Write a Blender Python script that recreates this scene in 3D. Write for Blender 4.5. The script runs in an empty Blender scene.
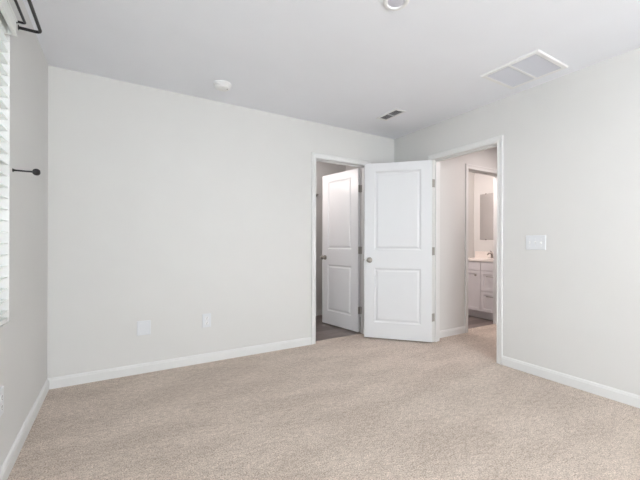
import bpy, bmesh, math
from mathutils import Vector, Matrix

# ------------------------------------------------------------------ camera, world, light, exposure
SC = bpy.context.scene
COL = SC.collection
YAW, CAM_H = 0.5503, 1.103
cam_data = bpy.data.cameras.new('camera')
cam = bpy.data.objects.new('camera', cam_data)
COL.objects.link(cam)
cam_data.sensor_fit = 'HORIZONTAL'
cam_data.sensor_width = 36.0
cam_data.lens = 344.86 / 640 * 36.0
cam_data.shift_x = -(329.05 - 320) / 640
cam_data.shift_y = (243.69 - 240) / 640
cam_data.clip_start = 0.02
cam.location = (0, 0, CAM_H)
cam.matrix_world = Matrix.Translation((0, 0, CAM_H)) @ Matrix.Rotation(-YAW, 4, 'Z') @ Matrix.Rotation(math.pi / 2, 4, 'X') @ Matrix.Rotation(0.003, 4, 'Z')
SC.camera = cam

SC.view_settings.view_transform = 'Standard'
SC.view_settings.look = 'None'
SC.view_settings.gamma = 1.0
SC.view_settings.use_curve_mapping = False
SC.view_settings.exposure = 0.03

world = bpy.data.worlds.new('world')
SC.world = world
world.use_nodes = True
bg = world.node_tree.nodes['Background']
bg.inputs[0].default_value = (0.80, 0.90, 1.0, 1)
bg.inputs[1].default_value = 1.0


def area(name, loc, aim, sx, sy, power, color=(1, 1, 1), spread=math.pi):
    d = bpy.data.lights.new(name, 'AREA')
    d.shape = 'RECTANGLE'
    d.size, d.size_y = sx, sy
    d.energy = power
    d.color = color
    d.spread = spread
    o = bpy.data.objects.new(name, d)
    COL.objects.link(o)
    o.location = loc
    o.rotation_euler = (Vector(aim) - Vector(loc)).to_track_quat('-Z', 'Y').to_euler()
    return o


# daylight in the left window; main fill at an added, unseen front window
area('daylight_left_window', (-0.75, 1.42, 1.45), (2.0, 1.42, 1.35), 1.6, 1.35, 12, (0.93, 0.97, 1.0))
area('front_fill_light', (0.95, -2.03, 1.50), (1.35, 3.0, 2.35), 1.75, 1.35, 140, (0.95, 0.98, 1.0))
# ceiling lamps of the hall and laundry room beyond the doorways
area('hall_lamp_light', (4.0, 1.95, 2.40), (4.0, 1.95, 0), 0.35, 0.35, 16, (1.0, 0.89, 0.87))
def bulb(name, loc, r, power, color):
    d = bpy.data.lights.new(name, 'POINT')
    d.shadow_soft_size = r
    d.energy = power
    d.color = color
    o = bpy.data.objects.new(name, d)
    COL.objects.link(o)
    o.location = loc
    return o


bulb('laundry_lamp_light', (1.75, 4.15, 2.05), 0.15, 15, (1.0, 0.90, 0.86))

area('bathroom_fill_light', (3.95, 3.25, 2.40), (4.5, 3.25, 0), 0.5, 0.4, 19, (1.0, 0.88, 0.85))  # added area light that brightens the bathroom, no fixture of its own

# ------------------------------------------------------------------ dimensions of the place
L, R, B, F, H = -0.448, 3.012, 3.322, -1.95, 2.44
WT = 0.115
HY = 2.775          # hall wall with the bathroom doorway
PI = math.pi


# ------------------------------------------------------------------ materials
def lin(c):
    return tuple(((v / 255) / 12.92 if v / 255 <= 0.04045 else ((v / 255 + 0.055) / 1.055) ** 2.4) for v in c) + (1,)


def mat(name, rgb, rough=0.5, metal=0.0, spec=0.5, noise=0.0, nscale=60, bump=0.0, bscale=200):
    m = bpy.data.materials.new(name)
    m.use_nodes = True
    nt = m.node_tree
    p = nt.nodes['Principled BSDF']
    p.inputs['Base Color'].default_value = lin(rgb)
    p.inputs['Roughness'].default_value = rough
    p.inputs['Metallic'].default_value = metal
    p.inputs['Specular IOR Level'].default_value = spec
    tc = nt.nodes.new('ShaderNodeTexCoord')
    if noise:
        n = nt.nodes.new('ShaderNodeTexNoise')
        n.inputs['Scale'].default_value = nscale
        n.inputs['Detail'].default_value = 3
        nt.links.new(tc.outputs['Object'], n.inputs['Vector'])
        r = nt.nodes.new('ShaderNodeValToRGB')
        r.color_ramp.elements[0].position = 0.3
        r.color_ramp.elements[1].position = 0.7
        r.color_ramp.elements[0].color = lin([max(0, v * (1 - noise)) for v in rgb])
        r.color_ramp.elements[1].color = lin([min(255, v * (1 + noise)) for v in rgb])
        nt.links.new(n.outputs['Fac'], r.inputs[0])
        nt.links.new(r.outputs[0], p.inputs['Base Color'])
    if bump:
        n2 = nt.nodes.new('ShaderNodeTexNoise')
        n2.inputs['Scale'].default_value = bscale
        n2.inputs['Detail'].default_value = 2
        nt.links.new(tc.outputs['Object'], n2.inputs['Vector'])
        b = nt.nodes.new('ShaderNodeBump')
        b.inputs['Strength'].default_value = bump
        b.inputs['Distance'].default_value = 0.002
        nt.links.new(n2.outputs['Fac'], b.inputs['Height'])
        nt.links.new(b.outputs[0], p.inputs['Normal'])
    return m


M_WALL = mat('wall_paint', (217, 216, 214), 0.75, spec=0.25, noise=0.004, nscale=3, bump=0.08, bscale=90)
M_CEIL = mat('ceiling_paint', (239, 241, 246), 0.9, spec=0.15, noise=0.004, nscale=3, bump=0.08, bscale=120)
M_TRIM = mat('trim_paint', (226, 226, 225), 0.38, spec=0.45)
M_DOOR = mat('door_paint', (228, 229, 231), 0.30, spec=0.5, bump=0.05, bscale=35)
M_PLASTIC = mat('white_plastic', (236, 236, 236), 0.35)
M_PLATE = mat('plate_plastic', (220, 222, 225), 0.35)
M_DARK = mat('slot_dark', (60, 58, 56), 0.7)
M_DUCT = mat('duct_grey', (225, 225, 228), 0.6)
M_DUCTD = mat('duct_shade_grey', (118, 118, 122), 0.7)
M_LOUVRE = mat('grille_louvre_shaded', (214, 216, 223), 0.45)  # same paint as the frame, with the slats' shade put into the colour
M_FILTER = mat('filter_grey', (170, 171, 180), 0.8)
M_NICKEL = mat('satin_nickel', (168, 163, 156), 0.32, metal=1.0)
M_HINGE = mat('hinge_nickel', (172, 169, 164), 0.45, metal=0.6)
M_BLACK = mat('black_iron', (26, 25, 26), 0.4, spec=0.5)
M_BLIND = mat('blind_white', (238, 240, 236), 0.45)
M_LENS = mat('frosted_lens', (206, 206, 216), 0.4)
M_CAB = mat('cabinet_paint', (236, 232, 234), 0.4)
M_COUNTER = mat('cultured_marble', (244, 236, 230), 0.2, noise=0.02, nscale=8)
M_CHROME = mat('chrome', (170, 165, 162), 0.18, metal=1.0)
M_MIRROR = mat('mirror_silver', (212, 210, 210), 0.02, metal=1.0)
M_VINYLTR = mat('window_vinyl', (240, 240, 240), 0.4)


def carpet_material():
    m = bpy.data.materials.new('beige_carpet')
    m.use_nodes = True
    nt = m.node_tree
    p = nt.nodes['Principled BSDF']
    p.inputs['Roughness'].default_value = 1.0
    p.inputs['Specular IOR Level'].default_value = 0.05
    p.inputs['Sheen Weight'].default_value = 0.15
    tc = nt.nodes.new('ShaderNodeTexCoord')

    def noise(scale, detail, rough=0.6, vec=None):
        n = nt.nodes.new('ShaderNodeTexNoise')
        n.inputs['Scale'].default_value = scale
        n.inputs['Detail'].default_value = detail
        n.inputs['Roughness'].default_value = rough
        nt.links.new(vec or tc.outputs['Object'], n.inputs['Vector'])
        return n

    def ramp(src, a, b, ca, cb):
        r = nt.nodes.new('ShaderNodeValToRGB')
        r.color_ramp.elements[0].position, r.color_ramp.elements[1].position = a, b
        r.color_ramp.elements[0].color, r.color_ramp.elements[1].color = ca, cb
        nt.links.new(src, r.inputs[0])
        return r
    tuft = noise(140, 5, 0.8)
    base = ramp(tuft.outputs['Fac'], 0.38, 0.62, lin((160, 144, 131)), lin((248, 232, 218)))
    mp0 = nt.nodes.new('ShaderNodeMapping')
    mp0.inputs['Rotation'].default_value = (0, 0, 0.6)
    mp0.inputs['Scale'].default_value = (1, 1.8, 1)
    nt.links.new(tc.outputs['Object'], mp0.inputs['Vector'])
    mid = noise(24, 5, 0.8, mp0.outputs[0])
    midr = ramp(mid.outputs['Fac'], 0.38, 0.60, (0.74, 0.73, 0.72, 1), (1.0, 1.0, 1.0, 1))
    mp = nt.nodes.new('ShaderNodeMapping')
    mp.inputs['Rotation'].default_value = (0, 0, 0.5)
    mp.inputs['Scale'].default_value = (1.0, 2.4, 1)
    nt.links.new(tc.outputs['Object'], mp.inputs['Vector'])
    big = noise(1.6, 3, 0.6, mp.outputs[0])
    bigr = ramp(big.outputs['Fac'], 0.4, 0.6, (0.86, 0.85, 0.84, 1), (1, 1, 1, 1))

    def mul(a, b):
        x = nt.nodes.new('ShaderNodeMix')
        x.data_type = 'RGBA'
        x.blend_type = 'MULTIPLY'
        x.inputs[0].default_value = 1
        nt.links.new(a, x.inputs[6])
        nt.links.new(b, x.inputs[7])
        return x.outputs[2]
    c = mul(mul(base.outputs[0], midr.outputs[0]), bigr.outputs[0])
    nt.links.new(c, p.inputs['Base Color'])
    bm = nt.nodes.new('ShaderNodeBump')
    bm.inputs['Strength'].default_value = 0.45
    bm.inputs['Distance'].default_value = 0.008
    nt.links.new(tuft.outputs['Fac'], bm.inputs['Height'])
    nt.links.new(bm.outputs[0], p.inputs['Normal'])
    return m


def plank_material():
    m = bpy.data.materials.new('vinyl_plank')
    m.use_nodes = True
    nt = m.node_tree
    p = nt.nodes['Principled BSDF']
    p.inputs['Roughness'].default_value = 0.35
    tc = nt.nodes.new('ShaderNodeTexCoord')
    br = nt.nodes.new('ShaderNodeTexBrick')
    br.inputs['Scale'].default_value = 1.0
    br.inputs['Brick Width'].default_value = 1.2
    br.inputs['Row Height'].default_value = 0.15
    br.inputs['Mortar Size'].default_value = 0.0015
    br.inputs['Color1'].default_value = lin((138, 126, 122))
    br.inputs['Color2'].default_value = lin((104, 94, 90))
    br.inputs['Mortar'].default_value = lin((62, 55, 52))
    nt.links.new(tc.outputs['Object'], br.inputs['Vector'])
    mp = nt.nodes.new('ShaderNodeMapping')
    mp.inputs['Scale'].default_value = (3, 40, 1)
    nt.links.new(tc.outputs['Object'], mp.inputs['Vector'])
    n = nt.nodes.new('ShaderNodeTexNoise')
    n.inputs['Scale'].default_value = 2
    n.inputs['Detail'].default_value = 5
    nt.links.new(mp.outputs[0], n.inputs['Vector'])
    r = nt.nodes.new('ShaderNodeValToRGB')
    r.color_ramp.elements[0].color = (0.62, 0.60, 0.58, 1)
    r.color_ramp.elements[0].position = 0.3
    r.color_ramp.elements[1].position = 0.7
    nt.links.new(n.outputs['Fac'], r.inputs[0])
    x = nt.nodes.new('ShaderNodeMix')
    x.data_type = 'RGBA'
    x.blend_type = 'MULTIPLY'
    x.inputs[0].default_value = 1
    nt.links.new(br.outputs['Color'], x.inputs[6])
    nt.links.new(r.outputs[0], x.inputs[7])
    nt.links.new(x.outputs[2], p.inputs['Base Color'])
    return m


def glass_material():
    m = bpy.data.materials.new('window_glass')
    m.use_nodes = True
    nt = m.node_tree
    p = nt.nodes['Principled BSDF']
    p.inputs['Base Color'].default_value = (0.97, 0.99, 0.98, 1)
    p.inputs['Transmission Weight'].default_value = 1.0
    p.inputs['Roughness'].default_value = 0.0
    p.inputs['IOR'].default_value = 1.05
    return m


def lamp_material(name, rgb, strength):
    m = bpy.data.materials.new(name)
    m.use_nodes = True
    p = m.node_tree.nodes['Principled BSDF']
    p.inputs['Base Color'].default_value = lin(rgb)
    p.inputs['Emission Color'].default_value = lin(rgb)
    p.inputs['Emission Strength'].default_value = strength
    return m


M_CARPET = carpet_material()
M_PLANK = plank_material()
M_GLASS = glass_material()
M_GLOBE = lamp_material('lit_globe_glass', (255, 226, 196), 6)


# ------------------------------------------------------------------ mesh helpers
def box(bm, x0, x1, y0, y1, z0, z1, rot=None, piv=None):
    vs = [bm.verts.new((x, y, z)) for x in (x0, x1) for y in (y0, y1) for z in (z0, z1)]
    for f in ((0, 1, 3, 2), (4, 6, 7, 5), (0, 4, 5, 1), (2, 3, 7, 6), (0, 2, 6, 4), (1, 5, 7, 3)):
        bm.faces.new([vs[i] for i in f])
    if rot is not None:
        c = Vector(piv) if piv else Vector(((x0 + x1) / 2, (y0 + y1) / 2, (z0 + z1) / 2))
        for v in vs:
            v.co = c + rot @ (v.co - c)
    return vs


def lathe(bm, prof, centre=(0, 0, 0), axis='Z', n=32, sign=1):
    """prof: (radius, height) pairs, closed on the axis where radius is 0."""
    rings = []
    C = Vector(centre)

    def pt(r, a, h):
        ca, sa = math.cos(a) * r, math.sin(a) * r
        h *= sign
        return C + {'Z': Vector((ca, sa, h)), 'Y': Vector((ca, h, sa)), 'X': Vector((h, ca, sa))}[axis]
    for r, h in prof:
        if r < 1e-6:
            rings.append([bm.verts.new(pt(0, 0, h))])
        else:
            rings.append([bm.verts.new(pt(r, 2 * PI * i / n, h)) for i in range(n)])
    for a, b in zip(rings, rings[1:]):
        for i in range(n):
            j = (i + 1) % n
            if len(a) == 1 and len(b) > 1:
                bm.faces.new((a[0], b[i], b[j]))
            elif len(b) == 1 and len(a) > 1:
                bm.faces.new((a[i], b[0], a[j]))
            elif len(a) > 1:
                bm.faces.new((a[i], b[i], b[j], a[j]))


def tube(bm, pts, r, n=16):
    pts = [Vector(p) for p in pts]
    rings = []
    up = Vector((0, 0, 1))
    for i, p in enumerate(pts):
        t = (pts[min(i + 1, len(pts) - 1)] - pts[max(i - 1, 0)]).normalized()
        if abs(t.dot(up)) > 0.95:
            u = Vector((1, 0, 0))
        else:
            u = up
        a = t.cross(u).normalized()
        b = a.cross(t).normalized()
        rings.append([bm.verts.new(p + (a * math.cos(2 * PI * k / n) + b * math.sin(2 * PI * k / n)) * r) for k in range(n)])
    for A, Bq in zip(rings, rings[1:]):
        for k in range(n):
            j = (k + 1) % n
            bm.faces.new((A[k], A[j], Bq[j], Bq[k]))
    bm.faces.new(rings[0][::-1])
    bm.faces.new(rings[-1])


def arc(p0, corner, p1, rad, n=8):
    """polyline p0 -> rounded corner -> p1 (without p0 and p1)."""
    p0, c, p1 = Vector(p0), Vector(corner), Vector(p1)
    a = (p0 - c).normalized() * rad
    b = (p1 - c).normalized() * rad
    out = []
    for i in range(n + 1):
        t = i / n
        out.append((1 - t) ** 2 * (c + a) + 2 * t * (1 - t) * c + t * t * (c + b))
    return out


def obj(name, bm, m, parent=None, loc=(0, 0, 0), rot=(0, 0, 0), bevel=0.0, smooth=False, seg=2):
    bmesh.ops.recalc_face_normals(bm, faces=bm.faces)
    me = bpy.data.meshes.new(name)
    bm.to_mesh(me)
    bm.free()
    me.materials.append(m)
    o = bpy.data.objects.new(name, me)
    COL.objects.link(o)
    o.location = loc
    o.rotation_euler = rot
    if parent:
        o.parent = parent
    if bevel:
        b = o.modifiers.new('bevel', 'BEVEL')
        b.width = bevel
        b.segments = seg
        b.limit_method = 'ANGLE'
        b.angle_limit = math.radians(35)
    if smooth:
        for p in me.polygons:
            p.use_smooth = True
        me.set_sharp_from_angle(angle=math.radians(38))
    return o


def empty(name, loc=(0, 0, 0), rz=0.0):
    o = bpy.data.objects.new(name, None)
    COL.objects.link(o)
    o.location = loc
    o.rotation_euler = (0, 0, rz)
    o.empty_display_size = 0.1
    return o


def tag(o, label, cat, group=None):
    o['label'] = label
    o['category'] = cat
    if group:
        o['group'] = group
    return o


def struct(o, label=None, cat=None):
    o['kind'] = 'structure'
    if label:
        o['label'] = label
    if cat:
        o['category'] = cat
    return o


def new():
    return bmesh.new()


# ------------------------------------------------------------------ floors, ceiling
bm = new()
box(bm, L - WT, R + WT, F - WT, B, -0.10, 0)
box(bm, 1.86, 2.58, B, B + 0.08, -0.10, 0)
box(bm, R + WT, 5.30, 0.6, HY + 0.10, -0.10, 0)
struct(obj('floor', bm, M_CARPET), 'beige wall-to-wall carpet of the bedroom and hallway', 'carpet')
bm = new()
box(bm, 3.24, 5.19, HY + 0.10, 4.70, -0.10, 0.001)
struct(obj('floor_bathroom', bm, M_PLANK), 'dark wood-look plank floor inside the bathroom by the vanity', 'floor')
bm = new()
box(bm, 0.50, 3.13, B + 0.08, 4.70, -0.10, 0.001)
struct(obj('floor_laundry', bm, M_PLANK), 'dark wood-look plank floor behind the left doorway', 'floor')
bm = new()
box(bm, L - WT, 5.30, F - WT, 4.70, H, H + 0.10)
struct(obj('ceiling', bm, M_CEIL), 'flat white painted ceiling', 'ceiling')


# ------------------------------------------------------------------ walls
JT = 0.018
D1 = (1.868, 2.571)      # clear opening of the left doorway (X), back wall
D2 = (1.920, 2.688)      # clear opening of the right doorway (Y), right wall
D3 = (3.747, 4.451)      # clear opening of the bathroom doorway (X), hall wall
DH = 2.045
W1 = (0.60, 2.240, 0.722, 2.160)     # left window Y0 Y1 Z0 Z1
W2 = (0.05, 1.85, 0.75, 2.15)     # added unseen front window X0 X1 Z0 Z1


def door_wall(name, a0, a1, d, t0, t1, axis):
    """wall along X (axis 0) or Y (axis 1) between a0 and a1 with a doorway d."""
    bm = new()
    quads = [((a0, d[0] - JT), (0, H)), ((d[1] + JT, a1), (0, H)), ((d[0] - JT, d[1] + JT), (DH + JT, H))]
    for (p, q), (z0, z1) in quads:
        if axis == 0:
            box(bm, p, q, t0, t1, z0, z1)
        else:
            box(bm, t0, t1, p, q, z0, z1)
    return struct(obj(name, bm, M_WALL))


door_wall('wall_back', L - WT, R + WT, D1, B, B + WT, 0)
door_wall('wall_right', F, B, D2, R, R + WT, 1)
door_wall('wall_hall', R + WT, 5.30, D3, HY, HY + WT, 0)


def window_wall(name, a0, a1, w, t0, t1, axis):
    bm = new()
    for aa0, aa1, z0, z1 in ((a0, w[0], 0, H), (w[1], a1, 0, H), (w[0], w[1], 0, w[2]), (w[0], w[1], w[3], H)):
        if axis == 0:
            box(bm, aa0, aa1, t0, t1, z0, z1)
        else:
            box(bm, t0, t1, aa0, aa1, z0, z1)
    return struct(obj(name, bm, M_WALL))


window_wall('wall_left', F, B, W1, L - WT, L, 1)
window_wall('wall_front', L - WT, R + WT, W2, F - WT, F, 0)
bm = new()
box(bm, 5.19, 5.30, 0.6, 4.70, 0, H)
struct(obj('wall_hall_end', bm, M_WALL))
bm = new()
box(bm, R + WT, 5.19, 0.5, 0.6, 0, H)
struct(obj('wall_hall_front', bm, M_WALL))
bm = new()
box(bm, 4.40, 5.19, 3.655, 3.755, 0, H)
struct(obj('wall_bathroom_partition', bm, M_WALL))
bm = new()
box(bm, 5.09, 5.19, HY + WT, 3.655, 0, H)
struct(obj('wall_bathroom_vanity', bm, M_WALL))
bm = new()
box(bm, 3.13, 3.24, HY + WT, 4.60, 0, H)
struct(obj('wall_bathroom_left', bm, M_WALL))
bm = new()
box(bm, 0.50, 5.19, 4.60, 4.70, 0, H)
struct(obj('wall_laundry_back', bm, M_WALL))
bm = new()
box(bm, 0.40, 0.50, B + WT, 4.70, 0, H)
struct(obj('wall_laundry_left', bm, M_WALL))


# ------------------------------------------------------------------ windows (structure): frame, glass, sill
def window(name, w, axis, t, inward, label):
    """axis 1: runs along Y at X = t; axis 0: along X at Y = t"""
    def bx(bm, a0, a1, b0, b1, z0, z1):
        if axis == 0:
            box(bm, a0, a1, b0, b1, z0, z1)
        else:
            box(bm, b0, b1, a0, a1, z0, z1)
    a0, a1, z0, z1 = w
    fw = 0.045
    bm = new()
    b0, b1 = sorted((t, t + 0.05 * inward))
    bx(bm, a0, a0 + fw, b0, b1, z0, z1)
    bx(bm, a1 - fw, a1, b0, b1, z0, z1)
    bx(bm, a0 + fw, a1 - fw, b0, b1, z0, z0 + fw)
    bx(bm, a0 + fw, a1 - fw, b0, b1, z1 - fw, z1)
    zm = (z0 + z1) / 2
    bx(bm, a0 + fw, a1 - fw, b0, b1, zm - 0.02, zm + 0.02)
    fr = struct(obj(name, bm, M_VINYLTR, bevel=0.003), label, 'window')
    bm = new()
    g0, g1 = sorted((t + 0.02 * inward, t + 0.026 * inward))
    bx(bm, a0 + fw, a1 - fw, g0, g1, z0 + fw, zm - 0.02)
    bx(bm, a0 + fw, a1 - fw, g0, g1, zm + 0.02, z1 - fw)
    obj('window_glass', bm, M_GLASS, fr)
    return fr


window('window_1', W1, 1, L - WT - 0.012, 1, 'white vinyl window behind the white horizontal blind on the left wall')
window('window_added_fill', W2, 0, F - WT + 0.01, 1, 'added unseen white vinyl window behind the camera for the fill light')  # unseen window, added to carry the main fill light


# ------------------------------------------------------------------ trims: casing, jamb, stop
CAS = [(-0.005, 0.0), (-0.005, -0.009), (-0.008, -0.011), (-0.014, -0.0115), (-0.018, -0.009), (-0.026, -0.010),
       (-0.040, -0.013), (-0.048, -0.0165), (-0.055, -0.0170), (-0.059, -0.014), (-0.060, 0.0)]


def doorway_trim(name, d, t0, t1, axis, sides, label, stop_at, hinge_on=None, hinge_z=()):
    def V(a, t, z):
        return (a, t, z) if axis == 0 else (t, a, z)

    def bx(bm, a0, a1, b0, b1, z0, z1):
        b0, b1 = sorted((b0, b1))
        if axis == 0:
            box(bm, a0, a1, b0, b1, z0, z1)
        else:
            box(bm, b0, b1, a0, a1, z0, z1)
    # jamb lining with its stop moulding
    bm = new()
    bx(bm, d[0] - JT, d[0], t0, t1, 0, DH)
    bx(bm, d[1], d[1] + JT, t0, t1, 0, DH)
    bx(bm, d[0] - JT, d[1] + JT, t0, t1, DH, DH + JT)
    s0, s1 = stop_at
    bx(bm, d[0], d[0] + 0.011, s0, s1, 0, DH)
    bx(bm, d[1] - 0.011, d[1], s0, s1, 0, DH)
    bx(bm, d[0] + 0.011, d[1] - 0.011, s0, s1, DH - 0.011, DH)
    root = struct(obj(name, bm, M_TRIM, bevel=0.0015), label, 'door frame')
    for side, t in sides:          # side -1: casing grows towards smaller t
        bm = new()
        rows = []
        for w, dep in CAS:
            w = -w
            tt = t + side * (-dep)
            rows.append([bm.verts.new(V(*q)) for q in ((d[0] - w, tt, 0), (d[0] - w, tt, DH + w), (d[1] + w, tt, DH + w), (d[1] + w, tt, 0))])
        for A, Bq in zip(rows, rows[1:]):
            for i in range(3):
                bm.faces.new((A[i], A[i + 1], Bq[i + 1], Bq[i]))
        A, Bq = rows[-1], rows[0]
        for i in range(3):
            bm.faces.new((A[i], A[i + 1], Bq[i + 1], Bq[i]))
        obj('casing', bm, M_TRIM, root)
    if hinge_on:
        a, p0, p1 = hinge_on
        for z in hinge_z:
            bm = new()
            bx(bm, a - 0.0015, a + 0.0005, p0, p1, z - 0.0445, z + 0.0445)
            obj('hinge_plate', bm, M_HINGE, root)
    return root


HZ = (1.785, 1.022, 0.278)
doorway_trim('trim_1', D1, B, B + WT, 0, ((-1, B), (1, B + WT)), 'white casing and jamb of the left doorway in the back wall',
             (B + 0.045, B + 0.078), (D1[1], B + 0.083, B + WT), HZ)
doorway_trim('trim_2', D2, R, R + WT, 1, ((-1, R), (1, R + WT)), 'white casing and jamb of the right doorway leading to the hall',
             (R + 0.038, R + 0.071), (D2[1], R, R + 0.032), HZ)
doorway_trim('trim_3', D3, HY, HY + WT, 0, ((-1, HY),), 'white casing and jamb of the bathroom doorway beyond the hall',
             (HY + 0.045, HY + 0.078))


# ------------------------------------------------------------------ baseboards
def baseboard(name, p0, p1, n, label=None):
    """p0, p1 on the wall face; n the direction into the room"""
    prof = [(0, 0), (0.013, 0), (0.013, 0.062), (0.010, 0.068), (0.0095, 0.074), (0.005, 0.081), (0.0, 0.083)]
    bm = new()
    a = [bm.verts.new((p0[0] + n[0] * t, p0[1] + n[1] * t, z)) for t, z in prof]
    b = [bm.verts.new((p1[0] + n[0] * t, p1[1] + n[1] * t, z)) for t, z in prof]
    for i in range(len(prof)):
        j = (i + 1) % len(prof)
        bm.faces.new((a[i], a[j], b[j], b[i]))
    bm.faces.new(a)
    bm.faces.new(b[::-1])
    return struct(obj(name, bm, M_TRIM), label, 'baseboard' if label else None)


CW = 0.0605
baseboard('baseboard_left', (L, F + 0.013), (L, B - 0.013), (1, 0), 'white baseboard along the left wall')
baseboard('baseboard_back', (L, B), (D1[0] - CW, B), (0, -1), 'long white baseboard along the back wall')
baseboard('baseboard_back_corner', (D1[1] + CW, B), (R - 0.013, B), (0, -1))
baseboard('baseboard_right', (R, F + 0.013), (R, D2[0] - CW), (-1, 0), 'white baseboard along the right wall')
baseboard('baseboard_right_corner', (R, D2[1] + CW), (R, B), (-1, 0))
baseboard('baseboard_front', (L, F), (R, F), (0, 1))
baseboard('baseboard_hall', (R + WT, HY), (D3[0] - CW, HY), (0, -1), 'short white baseboard on the hall wall')
baseboard('baseboard_hall_far', (D3[1] + CW, HY), (5.19, HY), (0, -1))
baseboard('baseboard_laundry', (0.50, 4.60), (3.13, 4.60), (0, -1), 'white baseboard at the back of the room behind the left door')
baseboard('baseboard_bathroom', (4.40, 3.655), (4.53, 3.655), (0, -1))


# ------------------------------------------------------------------ doors: two-panel moulded leaf
def leaf_mesh(W, Z0, Z1, y0=-0.043, y1=-0.008):
    bm = new()
    xs = [-0.003, -0.003 - 0.118, -W + 0.118, -W]
    zs = [Z0, 0.195, 0.822, 1.033, 1.940, Z1]
    for y, out in ((y0, -1), (y1, 1)):
        grid = {}
        for i, x in enumerate(xs):
            for k, z in enumerate(zs):
                grid[i, k] = bm.verts.new((x, y, z))
        for i in range(3):
            for k in range(5):
                q = [grid[i, k], grid[i + 1, k], grid[i + 1, k + 1], grid[i, k + 1]]
                if i == 1 and k in (1, 3):
                    prev = q
                    xa, xb, za, zb = xs[1], xs[2], zs[k], zs[k + 1]
                    for ins, dep in ((0.003, 0.004), (0.009, 0.007), (0.014, 0.011), (0.024, 0.011), (0.029, 0.0075), (0.042, 0.003)):
                        yy = y - out * dep
                        cur = [bm.verts.new(c) for c in ((xa - ins, yy, za + ins), (xb + ins, yy, za + ins), (xb + ins, yy, zb - ins), (xa - ins, yy, zb - ins))]
                        for m_ in range(4):
                            bm.faces.new((prev[m_], prev[(m_ + 1) % 4], cur[(m_ + 1) % 4], cur[m_]))
                        prev = cur
                    bm.faces.new(prev)
                else:
                    bm.faces.new(q)
    # edges
    for xa in (xs[0], xs[-1]):
        for k in range(5):
            bm.faces.new([bm.verts.new(c) for c in ((xa, y0, zs[k]), (xa, y1, zs[k]), (xa, y1, zs[k + 1]), (xa, y0, zs[k + 1]))])
    for z in (Z0, Z1):
        for i in range(3):
            bm.faces.new([bm.verts.new(c) for c in ((xs[i], y0, z), (xs[i + 1], y0, z), (xs[i + 1], y1, z), (xs[i], y1, z))])
    bmesh.ops.remove_doubles(bm, verts=bm.verts, dist=1e-5)
    return bm


def door(name, pin, rz, W, label):
    d = struct(obj(name, leaf_mesh(W, 0.014, 2.036), M_DOOR, None, pin, (0, 0, rz)), label, 'door')
    for sgn, y in ((-1, -0.043), (1, -0.008)):
        bm = new()
        prof = [(0, 0), (0.0325, 0), (0.0325, 0.004), (0.030, 0.0075), (0.016, 0.010), (0.0115, 0.014), (0.0115, 0.028), (0.016, 0.033),
                (0.0245, 0.039), (0.0275, 0.047), (0.0265, 0.056), (0.021, 0.063), (0.010, 0.066), (0, 0.0665)]
        lathe(bm, prof, (-W + 0.062, y, 0.915), 'Y', 32, sgn)
        k = obj('door_knob', bm, M_NICKEL, d, smooth=True)
        k['label'] = 'round satin nickel door knob'
    bm = new()
    box(bm, -W - 0.0012, -W + 0.001, -0.0370, -0.0140, 0.915 - 0.028, 0.915 + 0.028)
    box(bm, -W - 0.008, -W, -0.0310, -0.0200, 0.915 - 0.008, 0.915 + 0.008)
    obj('latch_plate', bm, M_NICKEL, d)
    for z in HZ:
        bm = new()
        lathe(bm, [(0, -0.047), (0.004, -0.046), (0.0058, -0.0445), (0.0058, 0.0445), (0.004, 0.046), (0, 0.047)], (0.0, 0.0, z), 'Z', 14)
        box(bm, -0.0035, -0.0020, -0.038, 0.001, z - 0.0445, z + 0.0445)
        h = obj('hinge', bm, M_HINGE, d, smooth=True)
    return d


door('door_1', (D1[1], B + WT + 0.006, 0), -math.radians(81.5), 0.700, 'white two-panel door swung back inside the left doorway')
door('door_2', (R - 0.006, D2[1], 0), -math.radians(47.9), 0.762, 'white two-panel door standing open in front of the room corner')


# ------------------------------------------------------------------ window blind on the left wall
blind = tag(empty('window_blind', (-0.48, 1.42, 0.723)), 'white horizontal slatted blind with valance at left edge of photo', 'blind')
BY0, BY1 = 0.610, 2.222


def bl(bm_fn, name, m, **k):
    bm = new()
    bm_fn(bm)
    return obj(name, bm, m, blind, loc=(0.48, -1.42, -0.723), **k)


def f_slats(bm):
    rot = Matrix.Rotation(math.radians(4), 3, 'Y')
    z = 0.778
    while z < 2.09:
        box(bm, -0.5115, -0.4495, BY0, BY1, z - 0.0016, z + 0.0016, rot)
        z += 0.0539


bl(f_slats, 'slats', M_BLIND)


def f_val(bm):
    box(bm, -0.430, -0.418, BY0 - 0.03, 2.205, 2.096, 2.176)
    box(bm, -0.447, -0.430, 2.193, 2.205, 2.096, 2.176)
    box(bm, -0.447, -0.430, BY0 - 0.03, BY0 - 0.018, 2.096, 2.176)
    box(bm, -0.418, -0.413, BY0 - 0.03, 2.205, 2.166, 2.176)
    box(bm, -0.418, -0.414, BY0 - 0.03, 2.205, 2.096, 2.103)


bl(f_val, 'valance', M_BLIND, bevel=0.0015)
bl(lambda bm: box(bm, -0.511, -0.452, BY0, BY1, 2.105, 2.158), 'headrail', M_BLIND)
bl(lambda bm: box(bm, -0.511, -0.450, BY0, BY1, 0.724, 0.745), 'bottom_rail', M_BLIND, bevel=0.003)
for yy in (0.80, 1.42, 2.05):
    def f_cord(bm, yy=yy):
        tube(bm, [(-0.4475, yy, 0.735), (-0.4475, yy, 2.11)], 0.0013, 6)
    bl(f_cord, 'ladder_cord', M_BLIND)


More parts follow.
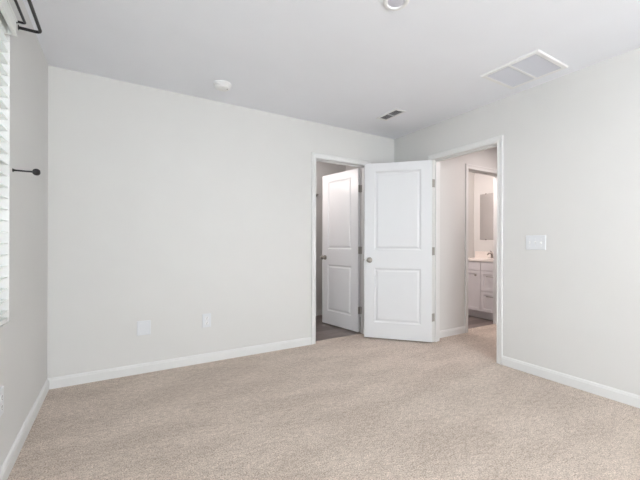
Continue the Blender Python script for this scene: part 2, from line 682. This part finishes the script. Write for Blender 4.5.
# ------------------------------------------------------------------ curtain rods, holdback
def curtain_rod(x, y1, y0, z, r, label, drop):
    e = tag(empty('curtain_rod', (L, y1, z)), label, 'curtain rod', 'black wraparound curtain rods over the left window')
    bm = new()
    pts = [(L + 0.004, y1, z)] + arc((L, y1, z), (x, y1, z), (x, y0, z), 0.030 if x > -0.4 else 0.012) + \
        arc((x, y1, z), (x, y0, z), (L, y0, z), 0.030 if x > -0.4 else 0.012) + [(L + 0.004, y0, z)]
    tube(bm, pts, r)
    obj('rod', bm, M_BLACK, e, (-L, -y1, -z), smooth=True)
    for y in (y1, y0):
        bm = new()
        box(bm, L + 0.0005, L + 0.004, y - 0.008, y + 0.006, z - drop, z + drop)
        obj('bracket', bm, M_BLACK, e, (-L, -y1, -z), bevel=0.001)
    return e


curtain_rod(-0.354, 2.400, -0.12, 2.234, 0.0078, 'thicker black curtain rod standing out farther from the left wall', 0.012)
curtain_rod(-0.412, 2.357, -0.08, 2.243, 0.0062, 'thinner black curtain rod running closer to the left wall', 0.008)

hb = tag(empty('curtain_holdback', (L, 2.296, 1.466)), 'black curtain holdback knob on a thin stem, beside the blind', 'curtain holdback')
bm = new()
lathe(bm, [(0, 0.0005), (0.009, 0.0005), (0.009, 0.003), (0.006, 0.005), (0.0048, 0.012), (0.0042, 0.05), (0.0048, 0.080)], (0, 0, 0), 'X', 24)
obj('stem', bm, M_BLACK, hb, smooth=True)
bm = new()
lathe(bm, [(0, 0.076), (0.009, 0.077), (0.0155, 0.083), (0.0180, 0.091), (0.0165, 0.100), (0.010, 0.107), (0, 0.109)], (0, 0, 0), 'X', 28)
obj('knob', bm, M_BLACK, hb, smooth=True)


# ------------------------------------------------------------------ wall plates
def plate(bm, w, h, t=0.006):
    """plate in local XZ facing -Y with softened rim"""
    a = [(-w / 2, 0, -h / 2), (w / 2, 0, -h / 2), (w / 2, 0, h / 2), (-w / 2, 0, h / 2)]
    b = [(x * 1.0, -t * 0.55, z) for x, _, z in a]
    k = 0.004
    c = [(x - math.copysign(k, x), -t, z - math.copysign(k, z)) for x, _, z in a]
    rings = [[bm.verts.new(p) for p in r] for r in (a, b, c)]
    for A, Bq in zip(rings, rings[1:]):
        for i in range(4):
            bm.faces.new((A[i], A[(i + 1) % 4], Bq[(i + 1) % 4], Bq[i]))
    bm.faces.new(rings[2])
    bm.faces.new(rings[0][::-1])


def screw(bm, x, z, y=-0.006):
    lathe(bm, [(0, 0), (0.0032, 0), (0.0028, 0.0012), (0, 0.0014)], (x, y, z), 'Y', 12, -1)


def outlet(loc, rz, label, w=0.078, h=0.126):
    e = tag(empty('wall_outlet', loc, rz), label, 'outlet', None)
    bm = new()
    plate(bm, w, h)
    obj('cover_plate', bm, M_PLATE, e)
    for s in (1, -1):
        bm = new()
        vs = []
        n = 24
        for y in (-0.005, -0.0078):
            vs.append([bm.verts.new((0.0172 * math.cos(2 * PI * i / n), y, s * 0.0225 + max(-0.0135, min(0.0135, 0.0172 * math.sin(2 * PI * i / n))))) for i in range(n)])
        for i in range(n):
            j = (i + 1) % n
            bm.faces.new((vs[0][i], vs[0][j], vs[1][j], vs[1][i]))
        bm.faces.new(vs[1])
        rc = obj('receptacle', bm, M_PLASTIC, e)
        bm = new()
        z = s * 0.0225
        box(bm, -0.0078, -0.0055, -0.0082, -0.0074, z - 0.002, z + 0.008)
        box(bm, 0.0052, 0.0080, -0.0082, -0.0074, z - 0.003, z + 0.009)
        lathe(bm, [(0, 0), (0.0032, 0), (0.0032, 0.0006), (0, 0.0006)], (0, -0.0076, z - 0.0085), 'Y', 10, -1)
        obj('slot', bm, M_DARK, rc)
    bm = new()
    screw(bm, 0, 0)
    obj('screw', bm, M_PLASTIC, e)
    return e


outlet((0.707, B, 0.388), 0, 'white duplex outlet with two sockets low on the back wall, right of the blank plate')
outlet((L, 2.088, 0.385), PI / 2, 'white outlet cover low on the left wall, cut by the photo edge')

e = tag(empty('blank_wall_plate', (0.193, B, 0.383)), 'white blank square cover plate low on the back wall', 'wall plate')
bm = new()
plate(bm, 0.104, 0.122)
obj('cover_plate', bm, M_PLATE, e)
for sx in (-0.024, 0.024):
    for sz in (-0.042, 0.042):
        bm = new()
        screw(bm, sx, sz)
        obj('screw', bm, M_PLASTIC, e)

e = tag(empty('light_switch', (R, 1.570, 1.118), -PI / 2), 'white triple toggle light switch on the right wall', 'light switch')
bm = new()
plate(bm, 0.163, 0.122)
obj('cover_plate', bm, M_PLATE, e)
for i, sx in enumerate((-0.046, 0.0, 0.046)):
    bm = new()
    box(bm, sx - 0.0052, sx + 0.0052, -0.0068, -0.005, -0.0125, 0.0125)
    tz = Matrix.Rotation(math.radians(28 if i != 1 else -28), 3, 'X')
    box(bm, sx - 0.0042, sx + 0.0042, -0.020, -0.005, -0.004, 0.004, tz, (sx, -0.006, 0))
    obj('toggle', bm, M_PLASTIC, e, bevel=0.0008)
    for sz in (-0.030, 0.030):
        bm = new()
        screw(bm, sx, sz)
        obj('screw', bm, M_PLASTIC, e)

# ------------------------------------------------------------------ ceiling fittings
e = tag(empty('smoke_detector', (0.747, 2.935, H)), 'round white smoke detector on the ceiling near the back wall', 'smoke detector')
bm = new()
lathe(bm, [(0, 0), (0.073, 0), (0.073, -0.010), (0.070, -0.012), (0.064, -0.012)], (0, 0, 0), 'Z', 48)
obj('mounting_base', bm, M_PLASTIC, e, smooth=True)
bm = new()
lathe(bm, [(0.066, -0.012), (0.066, -0.020), (0.064, -0.022), (0.058, -0.0225), (0.058, -0.0265), (0.063, -0.027), (0.061, -0.034),
           (0.052, -0.041), (0.030, -0.044), (0.014, -0.0445), (0.013, -0.047), (0, -0.0475)], (0, 0, 0), 'Z', 48)
obj('cover', bm, M_PLASTIC, e, smooth=True)
bm = new()
lathe(bm, [(0, 0), (0.004, 0), (0.004, -0.003), (0, -0.003)], (0.034, -0.02, -0.043), 'Z', 12)
obj('test_light', bm, M_DARK, e)

e = tag(empty('ceiling_downlight', (1.303, 1.425, H)), 'small round white ceiling light cut by the top edge of photo', 'ceiling light')
bm = new()
lathe(bm, [(0.071, 0), (0.0715, -0.004), (0.067, -0.010), (0.058, -0.013), (0.050, -0.011), (0.046, -0.004), (0.046, 0)], (0, 0, 0), 'Z', 56)
obj('trim_ring', bm, M_PLASTIC, e, smooth=True)
bm = new()
lathe(bm, [(0.0462, -0.0005), (0.0462, -0.004), (0.03, -0.0065), (0, -0.0075)], (0, 0, 0), 'Z', 48)
obj('lens', bm, M_LENS, e, smooth=True)

# return air grille: square, near the right wall
GX, GY = (2.450, 2.876), (1.266, 1.706)
gc = ((GX[0] + GX[1]) / 2, (GY[0] + GY[1]) / 2)
gx, gy = (GX[1] - GX[0]) / 2, (GY[1] - GY[0]) / 2
e = tag(empty('return_air_grille', (gc[0], gc[1], H)), 'large square white return air grille on the ceiling by the right wall', 'air vent')


def frame(bm, x, y, w, z0, z1):
    rings = []
    for (q, z) in ((0, z0), (0.0, z0 - 0.002), (0.004, z1), (w - 0.002, z1), (w, z1 + 0.004), (w, z0)):
        rings.append([bm.verts.new((sx * (x - q), sy * (y - q), z)) for sx, sy in ((-1, -1), (1, -1), (1, 1), (-1, 1))])
    for A, Bq in zip(rings, rings[1:]):
        for i in range(4):
            bm.faces.new((A[i], A[(i + 1) % 4], Bq[(i + 1) % 4], Bq[i]))


bm = new()
frame(bm, gx, gy, 0.032, 0, -0.012)
obj('frame', bm, M_PLASTIC, e)
bm = new()
box(bm, -gx + 0.031, gx - 0.031, -0.008, 0.008, -0.012, -0.001)
obj('divider', bm, M_PLASTIC, e)
bm = new()
box(bm, -gx + 0.031, gx - 0.031, -gy + 0.031, gy - 0.031, -0.0015, -0.0002)
obj('filter', bm, M_FILTER, e)
bm = new()
rot = Matrix.Rotation(math.radians(38), 3, 'Y')
n = 30
for k in range(n):
    x = -gx + 0.038 + (2 * gx - 0.076) * k / (n - 1)
    for y0, y1 in ((-gy + 0.031, -0.008), (0.008, gy - 0.031)):
        box(bm, x - 0.0052, x + 0.0052, y0, y1, -0.0069, -0.0059, rot)
obj('louvres', bm, M_LOUVRE, e)

# supply register near the back corner
RX, RY = (2.334, 2.478), (2.552, 2.862)
rc = ((RX[0] + RX[1]) / 2, (RY[0] + RY[1]) / 2)
rx, ry = (RX[1] - RX[0]) / 2, (RY[1] - RY[0]) / 2
e = tag(empty('supply_air_register', (rc[0], rc[1], H)), 'small rectangular ceiling register with dark louvre slots near the back corner', 'air vent')
bm = new()
frame(bm, rx, ry, 0.026, 0, -0.008)
obj('frame', bm, M_PLASTIC, e)
bm = new()
box(bm, -rx + 0.019, rx - 0.019, -ry + 0.019, ry - 0.019, -0.0015, -0.0002)
obj('duct_shade_plate', bm, M_DUCTD, e)  # flat plate at the ceiling, its grey painted as the shade inside the duct
bm = new()
for y0, y1, ang in ((-ry + 0.020, -0.004, -35), (0.004, ry - 0.020, -35)):
    rot = Matrix.Rotation(math.radians(ang), 3, 'Y')
    for k in range(7):
        x = -rx + 0.028 + (2 * rx - 0.056) * k / 6
        box(bm, x - 0.005, x + 0.005, y0, y1, -0.0065, -0.0057, rot)
box(bm, -rx + 0.019, rx - 0.019, -0.004, 0.004, -0.009, -0.001)
obj('louvres', bm, M_DUCT, e)

# ------------------------------------------------------------------ room behind the left door
e = tag(empty('towel_bar', (2.395, 4.60, 1.845)), 'thin metal bar on the wall behind the left door gap', 'towel bar')
bm = new()
tube(bm, [(-0.42, -0.060, 0), (0.20, -0.060, 0)], 0.008, 14)
obj('bar', bm, M_NICKEL, e, smooth=True)
for x in (-0.41, 0.19):
    bm = new()
    lathe(bm, [(0, 0.0003), (0.024, 0.0003), (0.024, 0.006), (0.011, 0.010), (0.010, 0.060), (0, 0.072)], (x, 0, 0), 'Y', 20, -1)
    obj('post', bm, M_NICKEL, e, smooth=True)

# ------------------------------------------------------------------ bathroom
VX, VY0, VY1, VB = 4.55, 2.915, 3.652, 5.088
van = tag(empty('bathroom_vanity', (VX, VY0, 0)), 'white bathroom vanity cabinet with pale countertop seen through two doorways', 'vanity')


def vb(name, boxes, m, parent=van, bevel=0.0015):
    bm = new()
    for b in boxes:
        box(bm, *b)
    o = obj(name, bm, m, parent, bevel=bevel)
    if parent is van:
        o.location = (-VX, -VY0, 0)
    return o


vb('cabinet', [(VX, VB, VY0, VY1, 0.112, 0.845), (VX + 0.072, VB, VY0, VY1, 0.0015, 0.112)], M_CAB)
SPL = 3.148
vb('false_front', [(VX - 0.018, VX - 0.0005, SPL + 0.004, VY1 - 0.01, 0.720, 0.838)], M_CAB)


def shaker(name, y0, y1, z0, z1):
    w = 0.045 if z1 - z0 > 0.2 else 0.03
    return vb(name, [(VX - 0.010, VX - 0.0005, y0, y1, z0, z1), (VX - 0.018, VX - 0.010, y0, y0 + w, z0, z1), (VX - 0.018, VX - 0.010, y1 - w, y1, z0, z1),
                     (VX - 0.018, VX - 0.010, y0 + w, y1 - w, z0, z0 + w), (VX - 0.018, VX - 0.010, y0 + w, y1 - w, z1 - w, z1)], M_CAB)


dr = shaker('door', SPL + 0.004, VY1 - 0.01, 0.122, 0.712)
bm = new()
lathe(bm, [(0, 0), (0.007, 0), (0.006, 0.012), (0.014, 0.018), (0.015, 0.024), (0.010, 0.029), (0, 0.030)], (VX - 0.018, 3.215, 0.645), 'X', 20, -1)
obj('knob', bm, M_NICKEL, dr, smooth=True)
vb('false_front', [(VX - 0.018, VX - 0.0005, VY0 + 0.006, SPL - 0.004, 0.720, 0.838)], M_CAB)
for z0, z1, zh in ((0.424, 0.712, 0.635), (0.122, 0.416, 0.349)):
    d_ = shaker('drawer', VY0 + 0.006, SPL - 0.004, z0, z1)
    bm = new()
    yc = 2.990
    tube(bm, [(VX - 0.0175, yc - 0.048, zh), (VX - 0.040, yc - 0.046, zh), (VX - 0.044, yc - 0.03, zh), (VX - 0.044, yc + 0.03, zh), (VX - 0.040, yc + 0.046, zh), (VX - 0.0175, yc + 0.048, zh)], 0.005, 10)
    obj('handle', bm, M_NICKEL, d_, smooth=True)
vb('countertop', [(VX - 0.025, VB, VY0 - 0.015, VY1, 0.846, 0.878)], M_COUNTER, bevel=0.005)
vb('backsplash', [(VB - 0.018, VB, VY0 - 0.015, VY1 - 0.03, 0.8785, 0.985)], M_COUNTER, bevel=0.003)
bm = new()
n = 36
rows = []
for sc_, z in ((1.0, 0.8782), (1.04, 0.885), (0.98, 0.888), (0.90, 0.880), (0.6, 0.8788)):
    rows.append([bm.verts.new((4.80 + 0.15 * sc_ * math.cos(2 * PI * i / n), 3.285 + 0.20 * sc_ * math.sin(2 * PI * i / n), z)) for i in range(n)])
for A, Bq in zip(rows, rows[1:]):
    for i in range(n):
        bm.faces.new((A[i], A[(i + 1) % n], Bq[(i + 1) % n], Bq[i]))
bm.faces.new(rows[-1])
s_ = obj('sink_basin', bm, M_COUNTER, van, (-VX, -VY0, 0), smooth=True)

fc = tag(empty('faucet', (4.99, 3.262, 0.8785)), 'nickel sink faucet standing on the bathroom countertop', 'faucet')
bm = new()
box(bm, -0.024, 0.024, -0.055, 0.055, 0, 0.012)
lathe(bm, [(0.020, 0.012), (0.017, 0.03), (0.016, 0.075), (0.012, 0.082), (0, 0.084)], (0, 0, 0), 'Z', 20)
obj('body', bm, M_CHROME, fc, smooth=True)
bm = new()
tube(bm, [(0, 0, 0.055), (-0.04, 0, 0.085), (-0.09, 0, 0.082), (-0.115, 0, 0.060)], 0.011, 14)
obj('spout', bm, M_CHROME, fc, smooth=True)
bm = new()
tube(bm, [(0, 0, 0.078), (0.002, 0, 0.098), (-0.05, 0, 0.118)], 0.006, 12)
obj('lever', bm, M_CHROME, fc, smooth=True)

mr = tag(empty('wall_mirror', (5.09, 3.285, 1.176)), 'frameless rectangular mirror above the bathroom vanity', 'mirror')
bm = new()
box(bm, -0.007, -0.001, -0.255, 0.255, 0, 0.742)
obj('mirror_glass', bm, M_MIRROR, mr, bevel=0.001)
for y in (-0.15, 0.15):
    for z in (0.001, 0.741):
        bm = new()
        box(bm, -0.009, -0.0005, y - 0.010, y + 0.010, z - 0.008, z + 0.008)
        obj('mirror_clip', bm, M_CHROME, mr)

vl = tag(empty('vanity_light', (5.09, 3.01, 2.14)), 'two globe bath light glowing above the mirror', 'wall light')
bm = new()
box(bm, -0.022, -0.001, -0.10, 0.10, -0.045, 0.045)
obj('backplate', bm, M_NICKEL, vl, bevel=0.004)
for y in (-0.055, 0.055):
    bm = new()
    lathe(bm, [(0, 0.018), (0.02, 0.018), (0.022, 0.05), (0, 0.05)], (0, y, 0), 'X', 16, -1)
    sk = obj('socket', bm, M_NICKEL, vl)
    bm = new()
    bmesh.ops.create_uvsphere(bm, u_segments=20, v_segments=12, radius=0.045, matrix=Matrix.Translation((-0.088, y, 0)))
    obj('globe', bm, M_GLOBE, sk, smooth=True)
